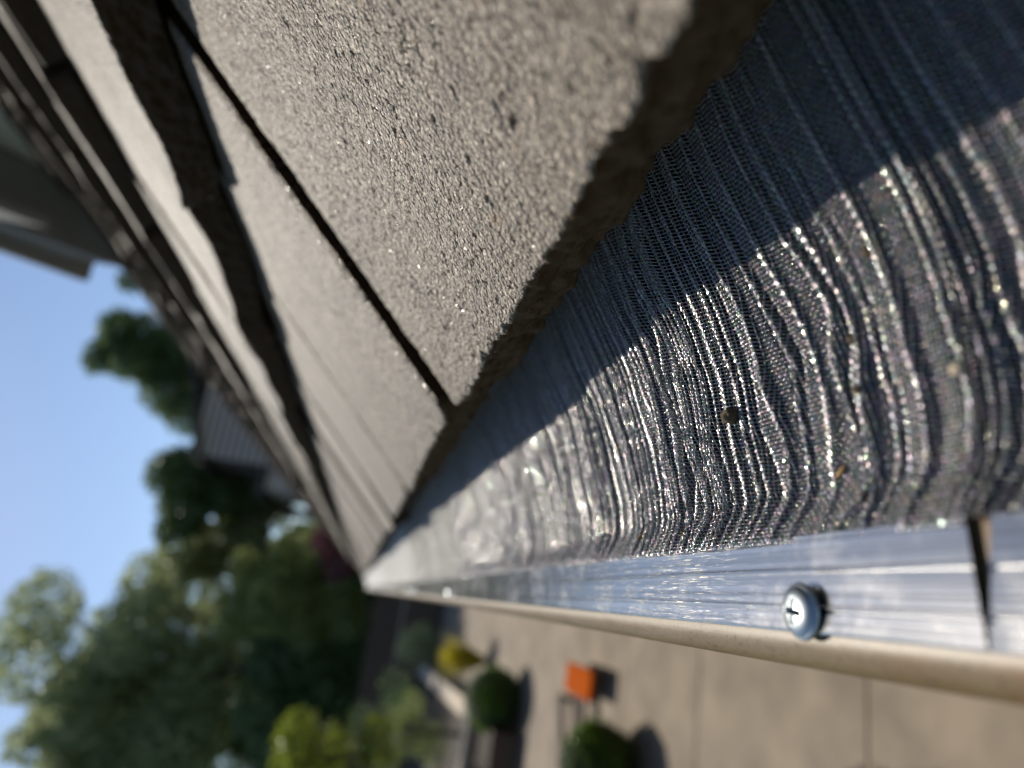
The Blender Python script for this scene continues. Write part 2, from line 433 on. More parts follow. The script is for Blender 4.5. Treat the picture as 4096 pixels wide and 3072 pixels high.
M_SIDE = simple('grey_siding', (0.42, 0.36, 0.34), 0.8, noise=0.08, scale=3)
M_DARKROOF = simple('dark_shingle', (0.05, 0.045, 0.045), 0.9, noise=0.3, scale=6)
M_FASC = simple('fascia_paint', (0.40, 0.35, 0.26), 0.7, noise=0.1, scale=5)

# ------------------------------------------------------------------ ground
def sheet(name, mat, x0, x1, y0, y1, z):
    o = obj(name, fast_mesh(name, [(x0, y0, z), (x1, y0, z), (x1, y1, z), (x0, y1, z)], [(0, 1, 2, 3)], mat, smooth=False))
    return tag(o, kind='structure')
sheet('ground', M_LAWN, -250, 250, -60, 450, -0.03)
patio = tag(obj('patio', fast_mesh('patio', [(-4.2, -2, -0.02), (0.9, -2, -0.02), (0.9, 24.2, -0.02), (-4.2, 24.2, -0.02)], [(0, 1, 2, 3)], M_JOINT, smooth=False)), kind='structure')
jy = [-2, 0.05, 1.9, 3.72, 5.74, 7.44, 9.3, 11.15, 13.0, 14.85, 16.7, 18.55, 20.4, 22.3, 24.2]
for a, b_ in zip(jy[:-1], jy[1:]):
    box('slab', M_CONC, patio, -4.2, 0.9, a + 0.008, b_ - 0.008, -0.015, 0.0, bev=0.003)

# raised bed with a pale cap, its soil
bed = thing('garden_wall', 'low stone garden wall with pale cap stones around the planting bed', 'wall', (-2.0, 14.1, 0))
def cap_run(p0, p1, w, n):
    p0 = Vector(p0); p1 = Vector(p1); d = (p1 - p0).normalized(); s = Vector((-d.y, d.x, 0)) * w / 2
    Ltot = (p1 - p0).length
    for i in range(n):
        a = p0 + d * (Ltot * i / n + 0.004); c = p0 + d * (Ltot * (i + 1) / n - 0.004)
        for nm, z0, z1, k, mt in (('capstone', 0.40, 0.46, 1.0, M_CAP), ('block', 0.0, 0.397, 0.82, M_STONE)):
            V = []
            for z in (z0, z1):
                for q in (a - s * k, c - s * k, c + s * k, a + s * k):
                    V.append((q.x + 2.0, q.y - 14.1, z))
            F = [(0, 3, 2, 1), (4, 5, 6, 7), (0, 1, 5, 4), (1, 2, 6, 5), (2, 3, 7, 6), (3, 0, 4, 7)]
            obj(nm, fast_mesh(nm, V, F, mt, smooth=False), bed)
cap_run((-2.02, 14.25, 0), (-2.45, 25.0, 0), 0.34, 12)
cap_run((-1.9, 14.05, 0), (-5.5, 14.6, 0), 0.34, 5)
so = obj('bed_soil', fast_mesh('bed_soil', [(-6.5, 14.3, .3), (-2.1, 14.3, .3), (-2.5, 25, .3), (-6.5, 25, .3)], [(0, 1, 2, 3)], M_SOIL, smooth=False))
tag(so, kind='structure')

# ------------------------------------------------------------------ roof of concrete tiles
PITCH = R(44.0)
sv = np.array([math.cos(PITCH), 0, math.sin(PITCH)])
nv = np.array([-math.sin(PITCH), 0, math.cos(PITCH)])
E0 = np.array([0.075, 0.0, -0.027 + ZC])
TT, EXPO, TW = 0.027, 0.240, 0.298
TL = 0.33

def tile_mesh(name, us, vs_, seed, seed_amp=1.0, fine=True, corner=0.006, wedge=0.0, scallop=0.0):
    """tile in local (u along eave, v up-slope, w normal); surface rolls over the butt edge"""
    # profile: underside back -> butt -> top
    r = 0.0016
    prof = []
    for v in np.linspace(0.16, 0.004, 8): prof.append((v, -TT, 1))
    nb = 22 if fine else 7
    for w in np.linspace(-TT + 0.0015, -r, nb): prof.append((0.0, w, 1))
    for t in ((20, 45, 70) if fine else (45,)): prof.append((r - r * math.cos(R(t)), -r + r * math.sin(R(t)), 2))
    for v in vs_: prof.append((max(v, r), 0.0, 0))
    prof = np.array(prof)
    n, m = len(prof), len(us)
    Vv = np.repeat(prof[:, 0][:, None], m, 1); W = np.repeat(prof[:, 1][:, None], m, 1); U = np.repeat(us[None, :], n, 0)
    kind = np.repeat(prof[:, 2][:, None], m, 1)
    top = (kind == 0)
    near = np.clip(1 - Vv / 0.02, 0, 1)
    dend = np.minimum(us - us[0], us[-1] - us)
    c = np.where(dend < corner, corner - np.sqrt(np.maximum(0, corner ** 2 - (corner - dend) ** 2)), 0)
    V2 = Vv + c[None, :] * near + wedge * (U - us.mean()) * np.clip(1 - Vv / 0.2, 0, 1)
    # edge wander + chips on the arris
    wob = (vnoise(U * 60, 0, 0, seed) - .5) * 0.0016 + (vnoise(U * 300, W * 300, 0, seed + 1) - .5) * 0.0024
    V2 = V2 + wob * near + scallop * (vnoise(U * 11, 0, 0, seed + 12) - .5) * np.clip(1 - Vv / 0.12, 0, 1)
    W = W - scallop * 0.8 * (vnoise(U * 13, 0, 0, seed + 13) - .3) * np.clip(1 - Vv / 0.1, 0, 1) * (-1.0)
    chip = np.clip(vnoise(U * 90, 3.3, 0, seed + 2) - 0.74, 0, 1) * 0.016 * (0.5 + vnoise(U * 800, 5.5, 0, seed + 10)) + np.clip(vnoise(U * 700, 1.3, 0, seed + 9) - 0.5, 0, 1) * 0.0016
    ar = np.exp(-((Vv / 0.0022) ** 2)) * np.exp(-((W / 0.0028) ** 2))
    V2 = V2 + chip * ar
    W2 = W - chip * ar * 0.8
    # grain relief
    g = (vnoise(U * 1150, Vv * 1150, W * 1150, seed + 3) - .5) * 0.00066 + (vnoise(U * 620, Vv * 620, W * 620, seed + 4) - .5) * 0.00045
    g = g - np.clip(0.17 - vnoise(U * 430, Vv * 430, W * 430, seed + 5), 0, 1) * 0.008
    g = g + (vnoise(U * 45, Vv * 45, 0, seed + 6) - .5) * 0.0008
    if not fine: g = (vnoise(U * 45, Vv * 45, 0, seed + 6) - .5) * 0.0008
    W2 = W2 + np.where(top, g, 0) * seed_amp
    gb = (vnoise(U * 420, Vv * 10, W * 420, seed + 7) - .5) * 0.0012 + (vnoise(U * 130, 0, W * 160, seed + 8) - .5) * 0.0026
    V2 = V2 + np.where(kind == 1, gb, 0) * (np.abs(Vv) < 1e-6)
    W2 = W2 - np.clip(1 - dend[None, :] / 0.0022, 0, 1) ** 2 * 0.0016 * top
    P = np.stack([U, V2, W2], -1).reshape(-1, 3)
    F = grid_faces(n, m)[:, ::-1]
    kf = prof[:, 2][:-1].astype(int); mi = np.repeat((kf == 1).astype(int), m - 1)
    # side walls: close both ends with strips down to the underside
    side_V, side_F = [], []
    base = len(P)
    tp = [i for i in range(n) if prof[i, 2] != 1]
    for col, flip in ((0, False), (m - 1, True)):
        b0 = base + len(side_V)
        for q in tp:
            x = P[q * m + col]; side_V.append((x[0], x[1], -TT))
        for a in range(len(tp) - 1):
            q = (tp[a] * m + col, tp[a + 1] * m + col, b0 + a + 1, b0 + a)
            side_F.append(q[::-1] if flip else q)
    P = np.concatenate([P, np.array(side_V)])
    F = np.concatenate([F, np.array(side_F)]); mi = np.concatenate([mi, np.ones(len(side_F), int)])
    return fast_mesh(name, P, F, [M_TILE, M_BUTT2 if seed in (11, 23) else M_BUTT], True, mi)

house = thing('tiled_house', 'stucco house whose sunlit concrete tile roof rises beside the gutter', 'house', (0.6, 0, 0))
roofdeck = None
Ytop = 11.0
# roof deck under the tiles (part "roof"), tiles are its children
rp = PITCH + math.atan(TT / EXPO)
ex, ez = math.cos(rp), math.sin(rp)
def roofpt(a, off=-0.045):
    return (E0[0] + a * ex - off * -1 * 0 - off * ez * -1 * -1 * -1 if False else E0[0] + a * ex - off * ez * 1.0, E0[2] + a * ez + off * ex)
def deck(a0, a1, y0, y1, off0, off1):
    pts = []
    for a, off in ((a0, off0), (a1, off0), (a1, off1), (a0, off1)):
        pts.append((E0[0] + a * ex - off * ez, E0[2] + a * ez + off * ex))
    V = [(x, y0, z) for x, z in pts] + [(x, y1, z) for x, z in pts]
    F = [(0, 1, 2, 3), (7, 6, 5, 4), (0, 4, 5, 1), (1, 5, 6, 2), (2, 6, 7, 3), (3, 7, 4, 0)]
    V = [(x - 0.6, y, z) for x, y, z in V]
    return V, F
NC = 7
V, F = deck(0.11, NC * 0.2415 + 0.05, -2.1, Ytop, -0.060, -0.075)
roof = obj('roof', fast_mesh('roof', V, F, M_WOOD, smooth=False), house)

u_fine = np.concatenate([np.arange(0.0, 0.2922, 0.00078), [0.2928]])
v_fine = np.concatenate([np.arange(0.0022, 0.100, 0.00080), np.arange(0.100, 0.26, 0.002), [0.29, TL]])
u_mid = np.linspace(0, 0.293, 190); v_mid = np.concatenate([np.arange(0.0025, 0.2, 0.0022), [0.24, TL]])
u_low = np.linspace(0, 0.2935, 46); v_low = np.concatenate([[0.003, 0.006, 0.012], np.linspace(0.02, 0.24, 14), [TL]])
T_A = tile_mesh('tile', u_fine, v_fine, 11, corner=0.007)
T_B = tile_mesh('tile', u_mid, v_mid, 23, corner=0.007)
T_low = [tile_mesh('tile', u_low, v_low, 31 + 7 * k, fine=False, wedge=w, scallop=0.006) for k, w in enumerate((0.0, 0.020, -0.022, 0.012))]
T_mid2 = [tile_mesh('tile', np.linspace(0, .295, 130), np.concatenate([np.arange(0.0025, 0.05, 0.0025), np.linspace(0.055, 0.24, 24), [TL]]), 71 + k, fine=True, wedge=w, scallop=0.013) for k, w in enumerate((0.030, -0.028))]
rs = random.Random(3)
ncol = int(Ytop / TW)
for k in range(NC):
    Ek = E0 + k * (EXPO * sv + TT * nv)
    stag = 0.0 if k % 2 == 0 else TW * 0.5
    for j in range(-3, ncol):
        y0 = 0.003 + j * TW + stag
        me = rs.choice(T_low)
        tw = rs.uniform(-1, 1)
        dv = rs.uniform(-.004, .004); da = rs.uniform(-.009, .009); dn = rs.uniform(0, .004)
        if k == 0:
            dv *= 0.3; da *= 0.25
            if j == 0: me, dv, da, dn = T_A, 0.0, 0.0, 0.0
            elif j == 1: me, dv, da, dn = T_B, 0.001, 0.0, 0.0034
            elif j == 2: dn = 0.0015
            elif j == -1: me, dv = T_mid2[0], 0.002
        elif k == 1:
            da = rs.uniform(-.055, -.028); dv = rs.uniform(-.010, .002); dn += .004
            if j in (0, 1, 2): me = T_mid2[j % 2]
        o = bpy.data.objects.new('tile', me)
        link(o, roof)
        ca, sa = math.cos(da), math.sin(da)
        yv = np.array([0, 1, 0.]); 
        ax_u = ca * yv + sa * sv; ax_v = -sa * yv + ca * sv
        ph = 0.0 if me is T_A else (0.0125 if k == 0 else 0.009) * rs.uniform(.7, 1.2)
        ax_n = nv * math.cos(ph) + ax_u * math.sin(ph); ax_u = ax_u * math.cos(ph) - nv * math.sin(ph)
        if me is not T_A: dn += 0.0018
        org = Ek + dv * sv + dn * nv + np.array([-0.6, y0, 0])
        mm = Matrix.Identity(4)
        for i in range(3):
            mm[i][0] = ax_u[i]; mm[i][1] = ax_v[i]; mm[i][2] = ax_n[i]; mm[i][3] = org[i]
        # (u,v,w): u x v = y x s = -n ... left-handed is avoided by mirroring the sign of u order
        o.matrix_local = mm
# walls below the eave
box('wall', M_STUCCO, house, 0.0, 9.0, -2.0, Ytop, 0.0, 2.62)
box('fascia', M_FASC, house, -0.445, -0.425, -2.05, Ytop, 2.60, 2.752)
box('soffit', M_FASC, house, -0.424, -0.001, -2.04, Ytop - .01, 2.60, 2.615)
# gable (dormer) rising from the roof
WX, VX = 1.05, 0.835
def zin(y): return ZC + 1.242 - (y - 2.05) * 1.26
def zout(y): return ZC + 1.091 - (y - 2.155) * 1.56
def zfly(y): return ZC + 1.111 - (y - 1.93) * 1.60
yb_out, yb_in = 2.265, 2.22
ya = 0.4
def rf(x): return E0[2] + math.tan(rp) * (x - E0[0])
dorm = obj('gable_wall', fast_mesh('gable_wall', [(WX - .6, ya, rf(WX) - .1), (WX - .6, yb_in + .1, rf(WX) - .1), (WX - .6, yb_in, zin(yb_in)), (WX - .6, ya, zin(ya)),
      (WX + 2.4, ya, rf(WX) - .1), (WX + 2.4, yb_in + .1, rf(WX) - .1), (WX + 2.4, yb_in, zin(yb_in)), (WX + 2.4, ya, zin(ya))],
      [(0, 3, 2, 1), (4, 5, 6, 7), (0, 4, 7, 3), (1, 2, 6, 5), (3, 7, 6, 2)], M_DWALL, smooth=False), house)
def slab_between(name, mat, A, B, thick):
    """A,B two lists of 2 points (outer edge, inner edge); thick along +z"""
    V = [*A, *reversed(B)]; V = [Vector(v) - Vector((.6, 0, 0)) for v in V]
    V2 = [v + Vector((0, 0, thick)) for v in V]
    F = [(0, 1, 2, 3), (7, 6, 5, 4), (0, 4, 5, 1), (1, 5, 6, 2), (2, 6, 7, 3), (3, 7, 4, 0)]
    return obj(name, fast_mesh(name, [tuple(v) for v in V + V2], F, mat, smooth=False), house)
slab_between('gable_soffit', M_DTRIM, [(VX + .02, ya, zout(ya) + .01), (VX + .02, yb_out, zout(yb_out) + .01)], [(WX + .01, ya, zin(ya)), (WX + .01, yb_out, zin(yb_out))], 0.02)
slab_between('bargeboard', M_DTRIM, [(VX, ya, zout(ya)), (VX, yb_out, zout(yb_out))], [(VX + .019, ya, zout(ya)), (VX + .019, yb_out, zout(yb_out))], 0.16)
slab_between('bargeboard', M_DTRIM, [(VX - .03, ya, zfly(ya)), (VX - .03, 1.99, zfly(1.99))], [(VX - .002, ya, zfly(ya)), (VX - .002, 1.99, zfly(1.99))], 0.36)
slab_between('gable_roof', M_DTRIM, [(VX - .05, ya, zout(ya) + .175), (VX - .05, yb_out + .05, zout(yb_out + .05) + .175)], [(WX + 2.4, ya, zout(ya) + .175), (WX + 2.4, yb_out + .05, zout(yb_out + .05) + .175)], 0.03)

# ------------------------------------------------------------------ gutter
GY0, GY1 = -1.8, 10.9
YAW = 0.0092
def skewed(x, y): return (x - math.sin(YAW) * (y - 0.25), 0.25 + (y - 0.25) * math.cos(YAW) + math.sin(YAW) * x)
def place(t, loc):
    x, y = skewed(loc[0], loc[1]); t.location = (x, y, loc[2]); t.rotation_euler = (0, 0, YAW)
gut = thing('rain_gutter', 'cream painted rain gutter with a rounded lip running below the tiles', 'gutter', (0, 0, 2.7))
def extrude_profile(name, prof, y0, y1, mat, parent, ox=0.0, oz=0.0, ny=2, closed=False, smooth=True, wob=0.0):
    ys = np.linspace(y0, y1, ny); n = len(prof); p = np.array(prof)
    P = np.zeros((ny, n, 3)); P[:, :, 0] = p[:, 0] - ox; P[:, :, 2] = p[:, 1] - oz + ZC; P[:, :, 1] = ys[:, None]
    if wob:
        w = (vnoise(ys * 7, 0, 0, 5) - .5) * wob
        P[:, :, 2] += w[:, None]
    F = grid_faces(ny, n)
    return obj(name, fast_mesh(name, P.reshape(-1, 3), F, mat, smooth), parent)
bead = []
bc, brd = (0.0008, -0.0971), 0.0067
for t in np.linspace(90, 300, 26):
    bead.append((bc[0] + brd * math.cos(R(t)), bc[1] + brd * math.sin(R(t))))
prof = [(0.0205, -0.0908), (0.010, -0.0904), (0.004, -0.09035)] + bead
place(gut, (0, 0, 2.7))
extrude_profile('gutter_lip', prof, GY0, GY1, M_LIP, gut, 0, 2.7, ny=120, wob=0.0)
body = [(0.0046, -0.1039), (0.0042, -0.118), (0.012, -0.135), (0.030, -0.150), (0.036, -0.195), (0.060, -0.200), (0.145, -0.200), (0.150, -0.197), (0.150, -0.070)]
extrude_profile('gutter_trough', body, GY0, GY1, M_LIP, gut, 0, 2.7, ny=2, smooth=False)
inner = [(0.0205, -0.0912), (0.0203, -0.096), (0.0066, -0.1045), (0.0064, -0.118), (0.0135, -0.134), (0.0315, -0.149), (0.0375, -0.193), (0.061, -0.198), (0.1485, -0.198), (0.1485, -0.070)]
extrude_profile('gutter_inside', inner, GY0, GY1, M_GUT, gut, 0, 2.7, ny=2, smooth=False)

# ------------------------------------------------------------------ gutter guard panels: aluminium strip, woven wire mesh, screws
px = np.array([0.0190, 0.0205, 0.0290, 0.040, 0.047, 0.061, 0.077, 0.084, 0.100, 0.115, 0.135, 0.160])
pz = np.array([-0.0896, -0.0897, -0.0918, -0.0896, -0.0868, -0.0823, -0.0754, -0.0714, -0.0628, -0.0545, -0.0420, -0.0262])
_xx = np.linspace(0.0, 0.17, 1200)
_zz = np.interp(_xx, px, pz)
_k = np.hanning(61); _k /= _k.sum()
_zs = np.convolve(np.pad(_zz, 30, mode='edge'), _k, mode='valid')
def zprof(x): return np.interp(x, _xx, _zs)

# irregular pleats: spacing grows towards the camera
_y = [-0.2]
_rg = np.random.default_rng(5)
while _y[-1] < 3.0:
    y = _y[-1]
    sp = 0.0040 if y > 0.22 else (0.0042 if y > 0.16 else (0.0046 if y > 0.11 else 0.0056))
    _y.append(y + sp * _rg.choice([0.46, 0.6, 0.8, 1.1, 1.6, 2.7], p=[.2, .22, .18, .12, .13, .15]))
_y = np.array(_y)
_a = _rg.uniform(0.35, 1.2, len(_y))
def pleat(x, y, seed=0):
    x = np.asarray(x, float)
    warp = (vnoise(x * 60, y * 30, 0, 41 + seed) - .5) * 0.0030 + (vnoise(x * 18, y * 10, 0, 42 + seed) - .5) * 0.0045
    # the kink close to the strip
    kink = np.abs(((x * 23 + vnoise(y * 45, 0, 0, 50) * 3.0) % 1.0) - .5) * 2 * (np.clip((vnoise(y * 26, x * 8, 0, 51) - .42) * 8, 0, 1)) * 0.0034
    yy = y + warp - 0.0045 * np.clip((0.0315 - x) / 0.011, 0, 1) + kink
    idx = np.searchsorted(_y, yy) - 1
    idx = np.clip(idx, 0, len(_y) - 2)
    f = (yy - _y[idx]) / (_y[idx + 1] - _y[idx])
    wlen = (_y[idx + 1] - _y[idx])
    dmm = (f - 0.5) * wlen
    tri = np.exp(-(dmm / 0.00105) ** 2) - 0.35 * np.exp(-((np.abs(dmm) - wlen * .5) / 0.0008) ** 2)
    amp = _a[idx] * np.minimum(wlen, 0.0042) * 0.52
    env = np.interp(x, [0.0205, 0.024, 0.034, 0.06, 0.10, 0.13, 0.16], [0.25, 0.55, 0.95, 1.0, 0.9, 0.75, 0.6])
    amp = amp * (0.55 + 0.9 * vnoise(x * 30, y * 60, 0, 44 + seed))
    h = amp * tri * env * np.interp(y, [0.07, 0.115], [0.6, 1.0])
    far_ = np.interp(y, [0.40, 0.62], [1.0, 0.25])
    h = h + far_ * (vnoise(x * 26, y * 24, 0, 45 + seed) - .5) * 0.0024 + (vnoise(x * 9, y * 7, 0, 46 + seed) - .5) * 0.003 * np.clip((x - .02) / .03, 0, 1)
    return h

def woven(name, y0, y1, x0, x1, pitch, rad, zoff, parent, loc, seed=0, skew=0.0, flat=1.0, sag=(0, 0), mat=None):
    ny = int((y1 - y0) / pitch); nx = int((x1 - x0) / (pitch * 1.0))
    X = np.repeat(np.linspace(x0, x1, nx)[None, :], ny, 0)
    Y = np.repeat(np.linspace(y0, y1, ny)[:, None], nx, 1)
    Y = Y + skew * (X - x0) + (vnoise(X * 20, Y * 20, 0, 47) - .5) * 0.0016
    X = X + (vnoise(X * 15, Y * 15, 0, 48) - .5) * 0.0006
    H = pleat(X, Y, seed) * flat
    Z = zprof(X) + H + zoff - (sag[0] + (sag[1] - sag[0]) * np.clip((Y - 0.05) / 0.11, 0, 1)) * np.clip((X - .021) / .045, 0, 1)
    # normals
    dzx = np.gradient(Z, axis=1) / np.gradient(X, axis=1)
    dzy = np.gradient(Z, axis=0) / np.gradient(Y, axis=0)
    Nn = np.stack([-dzx, -dzy, np.ones_like(Z)], -1); Nn /= np.linalg.norm(Nn, axis=-1, keepdims=True)
    C = np.stack([X, Y, Z], -1)
    ck = np.where((np.add.outer(np.arange(ny), np.arange(nx)) % 2) == 0, 1.0, -1.0)[..., None]
    Vs, Fs = [], []; off = 0
    rj = np.random.default_rng(77 + seed)
    C = C + rj.normal(0, 0.000020, C.shape)
    for axis in (0, 1):
        ctr = C + Nn * (ck * rad * 0.95 if axis == 0 else -ck * rad * 0.95)
        if axis == 1: ctr = ctr.transpose(1, 0, 2); NN = Nn.transpose(1, 0, 2)
        else: NN = Nn
        def dbl(A):
            D = np.zeros((A.shape[0], A.shape[1] * 2 - 1, 3)); D[:, ::2] = A; D[:, 1::2] = (A[:, 1:] + A[:, :-1]) / 2
            return D
        ctr, NN = dbl(ctr), dbl(NN); NN = NN / np.linalg.norm(NN, axis=-1, keepdims=True)
        T = np.gradient(ctr, axis=1); T /= np.linalg.norm(T, axis=-1, keepdims=True)
        B = np.cross(T, NN); B /= np.linalg.norm(B, axis=-1, keepdims=True)
        N2 = np.cross(B, T)
        ring = [ctr + N2 * rad, ctr + B * (rad * .87) - N2 * (rad * .5), ctr - B * (rad * .87) - N2 * (rad * .5)]
        G = np.stack(ring, 2)                       # wires, along, 3, 3
        a, b = G.shape[:2]
        w = np.arange(a)[:, None, None] * b * 3; l = np.arange(b - 1)[None, :, None] * 3; k = np.arange(3)[None, None, :]; k2 = (k + 1) % 3
        f = np.stack([w + l + k, w + l + k2, w + l + 3 + k2, w + l + 3 + k], -1).reshape(-1, 4) + off
        Vs.append(G.reshape(-1, 3)); Fs.append(f); off += a * b * 3
    V = np.concatenate(Vs) + np.array([-loc[0], -loc[1], ZC - loc[2]])
    o = obj(name, fast_mesh(name, V, np.concatenate(Fs), mat or M_WIRE, True), parent)
    o['kind'] = 'stuff'
    return o

def far_mesh(name, y0, y1, parent, loc, zoff=0.0, step=0.0011):
    ys = np.arange(y0, y1, step); xs = np.concatenate([np.linspace(0.0195, 0.15, 30)])
    X = np.repeat(xs[None, :], len(ys), 0); Y = np.repeat(ys[:, None], len(xs), 1)
    Z = zprof(X) + pleat(X, Y) + zoff
    P = np.stack([X - loc[0], Y - loc[1], Z + ZC - loc[2]], -1).reshape(-1, 3)
    o = obj(name, fast_mesh(name, P, grid_faces(len(ys), len(xs)), M_WIREFAR, True), parent)
    o['kind'] = 'stuff'
    return o

def strip_profile():
    pts = [(0.0206, -0.0906), (0.02075, -0.0893), (0.0205, -0.0890)]
    for g in (0.0127, 0.0052):
        pts += [(g + 0.0011, -0.0890), (g + 0.0009, -0.08885), (g + 0.0004, -0.08885), (g + 0.0002, -0.0890), (g + 0.0001, -0.0896), (g - 0.0003, -0.0896), (g - 0.0003, -0.0890)]
    pts += [(0.0014, -0.0890), (0.0010, -0.0893), (0.0009, -0.0897), (0.0011, -0.0901)]
    return pts

def strip_mesh(parent, loc, y0, y1, sk0, sk1, zoff=0.0, tilt=0.0):
    """sk0/sk1: how much each end recedes from the bottom edge to the top edge"""
    prof = np.array(strip_profile()); n = len(prof)
    ts = np.concatenate([[0, 0.002, 0.01], np.linspace(0.03, 1, 40)])
    P = np.zeros((len(ts), n, 3))
    for i, t in enumerate(ts):
        sk = sk0 * (1 - t) + sk1 * t
        yy = y0 * (1 - t) + y1 * t
        P[i, :, 0] = prof[:, 0]; P[i, :, 2] = prof[:, 1] + zoff + tilt * prof[:, 0]
        P[i, :, 1] = yy + sk * (prof[:, 0] / 0.0205)
    P[:, :, 2] += ((vnoise(P[:, :, 1] * 9, 0, 0, 61) - .5) * 0.0006)
    V = P.reshape(-1, 3) - np.array([loc[0], loc[1], loc[2] - ZC])
    F = grid_faces(len(ts), n)
    # cut ends
    extra = []
    for i in (0, len(ts) - 1):
        for a in range(1, n // 2 - 1):
            extra.append((i * n + a, i * n + a + 1, i * n + n - 1 - a - 1, i * n + n - 1 - a))
    me = fast_mesh('edge_strip', V, np.concatenate([F, np.array(extra)]), M_ALU, False)
    return obj('edge_strip', me, parent)

def screw_mesh():
    rad = 0.0057
    nr, na = 46, 96
    rs_ = np.linspace(0, rad, nr); th = np.linspace(0, 2 * np.pi, na, endpoint=False)
    RR, TH = np.meshgrid(rs_, th, indexing='ij')
    x, y = RR * np.cos(TH), RR * np.sin(TH)
    dome_r = 0.0050
    z = np.where(RR < dome_r, 0.0008 + 0.00165 * np.sqrt(np.clip(1 - (RR / dome_r) ** 2, 0, 1)) , 0.0008)
    # rounded flange edge
    z = np.where(RR > rad - 0.0008, 0.0008 - 0.0008 * (1 - np.sqrt(np.clip(1 - ((RR - (rad - 0.0008)) / 0.0008) ** 2, 0, 1))), z)
    # cross recess
    ang = R(28); xr = x * math.cos(ang) + y * math.sin(ang); yr = -x * math.sin(ang) + y * math.cos(ang)
    armw = 0.00062; arml = 0.0027
    d1 = np.maximum(np.abs(yr) - armw, np.abs(xr) - arml); d2 = np.maximum(np.abs(xr) - armw, np.abs(yr) - arml)
    d = np.minimum(d1, d2)
    rec = np.clip(-d / 0.0004, 0, 1) * (0.0024 * np.clip(1.2 - RR / arml * 0.85, 0, 1))
    z = z - rec
    V = [np.stack([x, y, z], -1).reshape(-1, 3)]
    F = []
    for i in range(nr - 1):
        for k in range(na):
            k2 = (k + 1) % na
            F.append((i * na + k, (i + 1) * na + k, (i + 1) * na + k2, i * na + k2))
    # underside ring, then shank
    base = nr * na
    prev = (nr - 1) * na
    rings = [(rad * 0.98, -0.0004), (rad * 0.8, -0.0007), (0.0022, -0.0008), (0.0021, -0.0016)]
    for q in range(22):
        rings.append((0.0021 if q % 2 else 0.0016, -0.0016 - 0.0005 * (q + 1)))
    rings.append((0.0002, -0.0150))
    for rr_, zz in rings:
        V.append(np.stack([rr_ * np.cos(th), rr_ * np.sin(th), np.full(na, zz)], -1))
        for k in range(na):
            k2 = (k + 1) % na
            F.append((prev + k, base + k, base + k2, prev + k2))
        prev = base; base += na
    return fast_mesh('screw', np.concatenate(V), np.array(F), M_ZINC, True)
SCREW = screw_mesh()
def screw(parent, loc, x, y, z, tilt=(0, 0), rot=0.0):
    o = bpy.data.objects.new('screw', SCREW)
    link(o, parent)
    o.location = (x - loc[0], y - loc[1], z + ZC - loc[2])
    o.rotation_euler = (tilt[0], tilt[1], rot)
    return o

GG = 'gutter guard panels laid end to end along the gutter'
ZG = 2.71
# the panel the picture is focused on
locA = (0.0, 0.092, ZG)
pA = thing('gutter_guard', 'gutter guard panel with crinkled steel mesh and a scratched strip held by a screw', 'gutter guard', locA, GG)
place(pA, locA)
strip_mesh(pA, locA, 0.0918, 1.300, 0.0036, 0.0, 0.0002, -0.035)
woven('wire_mesh', 0.0945, 0.440, 0.0196, 0.150, 0.00090, 0.000150, 0.0006, pA, locA, sag=(0.0145, 0.0))
woven('wire_mesh', 0.4405, 0.700, 0.0196, 0.150, 0.00135, 0.000185, 0.0006, pA, locA, mat=M_WIREMID)
woven('wire_mesh', 0.7005, 1.299, 0.0196, 0.150, 0.0024, 0.00036, 0.0006, pA, locA, mat=M_WIREMATT)
far_mesh('far_mesh', 1.2995, 1.3005, pA, locA, 0.0006)
screw(pA, locA, 0.0050, 0.1358, -0.0877, (R(-5), R(-5)), 0.9)
screw(pA, locA, 0.0060, 0.745, -0.0880, (R(-2), R(1)), 2.4)
screw(pA, locA, 0.0060, 1.240, -0.0880, (R(-2), R(1)), 0.9)
# the near one under its end
locB = (0.0, 0.09, ZG)
pB = thing('gutter_guard', 'nearest gutter guard panel ending at the dark gap in the strip', 'gutter guard', locB, GG)
place(pB, locB)
strip_mesh(pB, locB, 0.0915, -1.10, -0.0006, 0.0, 0.0003, -0.06)
woven('wire_mesh', 0.020, 0.0990, 0.0196, 0.150, 0.00090, 0.000165, -0.0030, pB, locB, flat=0.9, sag=(0.0165, 0.002))
screw(pB, locB, 0.0060, -0.16, -0.0880, (0, 0), 0.9)
# the ones further on
y = 1.305
n_ = 0
names = ['third', 'fourth', 'fifth', 'sixth', 'seventh', 'eighth', 'ninth', 'tenth']
while y < 10.5:
    loc = (0.0, y, ZG)
    p = thing('gutter_guard', names[n_] + ' gutter guard panel along the gutter counted from the viewer', 'gutter guard', loc, GG)
    place(p, loc)
    strip_mesh(p, loc, y, y + 1.195, 0, 0)
    far_mesh('far_mesh', y + .002, y + 1.194, p, loc, 0.0006, step=0.002)
    for q in (0.10, 0.55, 1.05): screw(p, loc, 0.006, y + q, -0.0880, (0, 0), q * 9)
    y += 1.2; n_ += 1

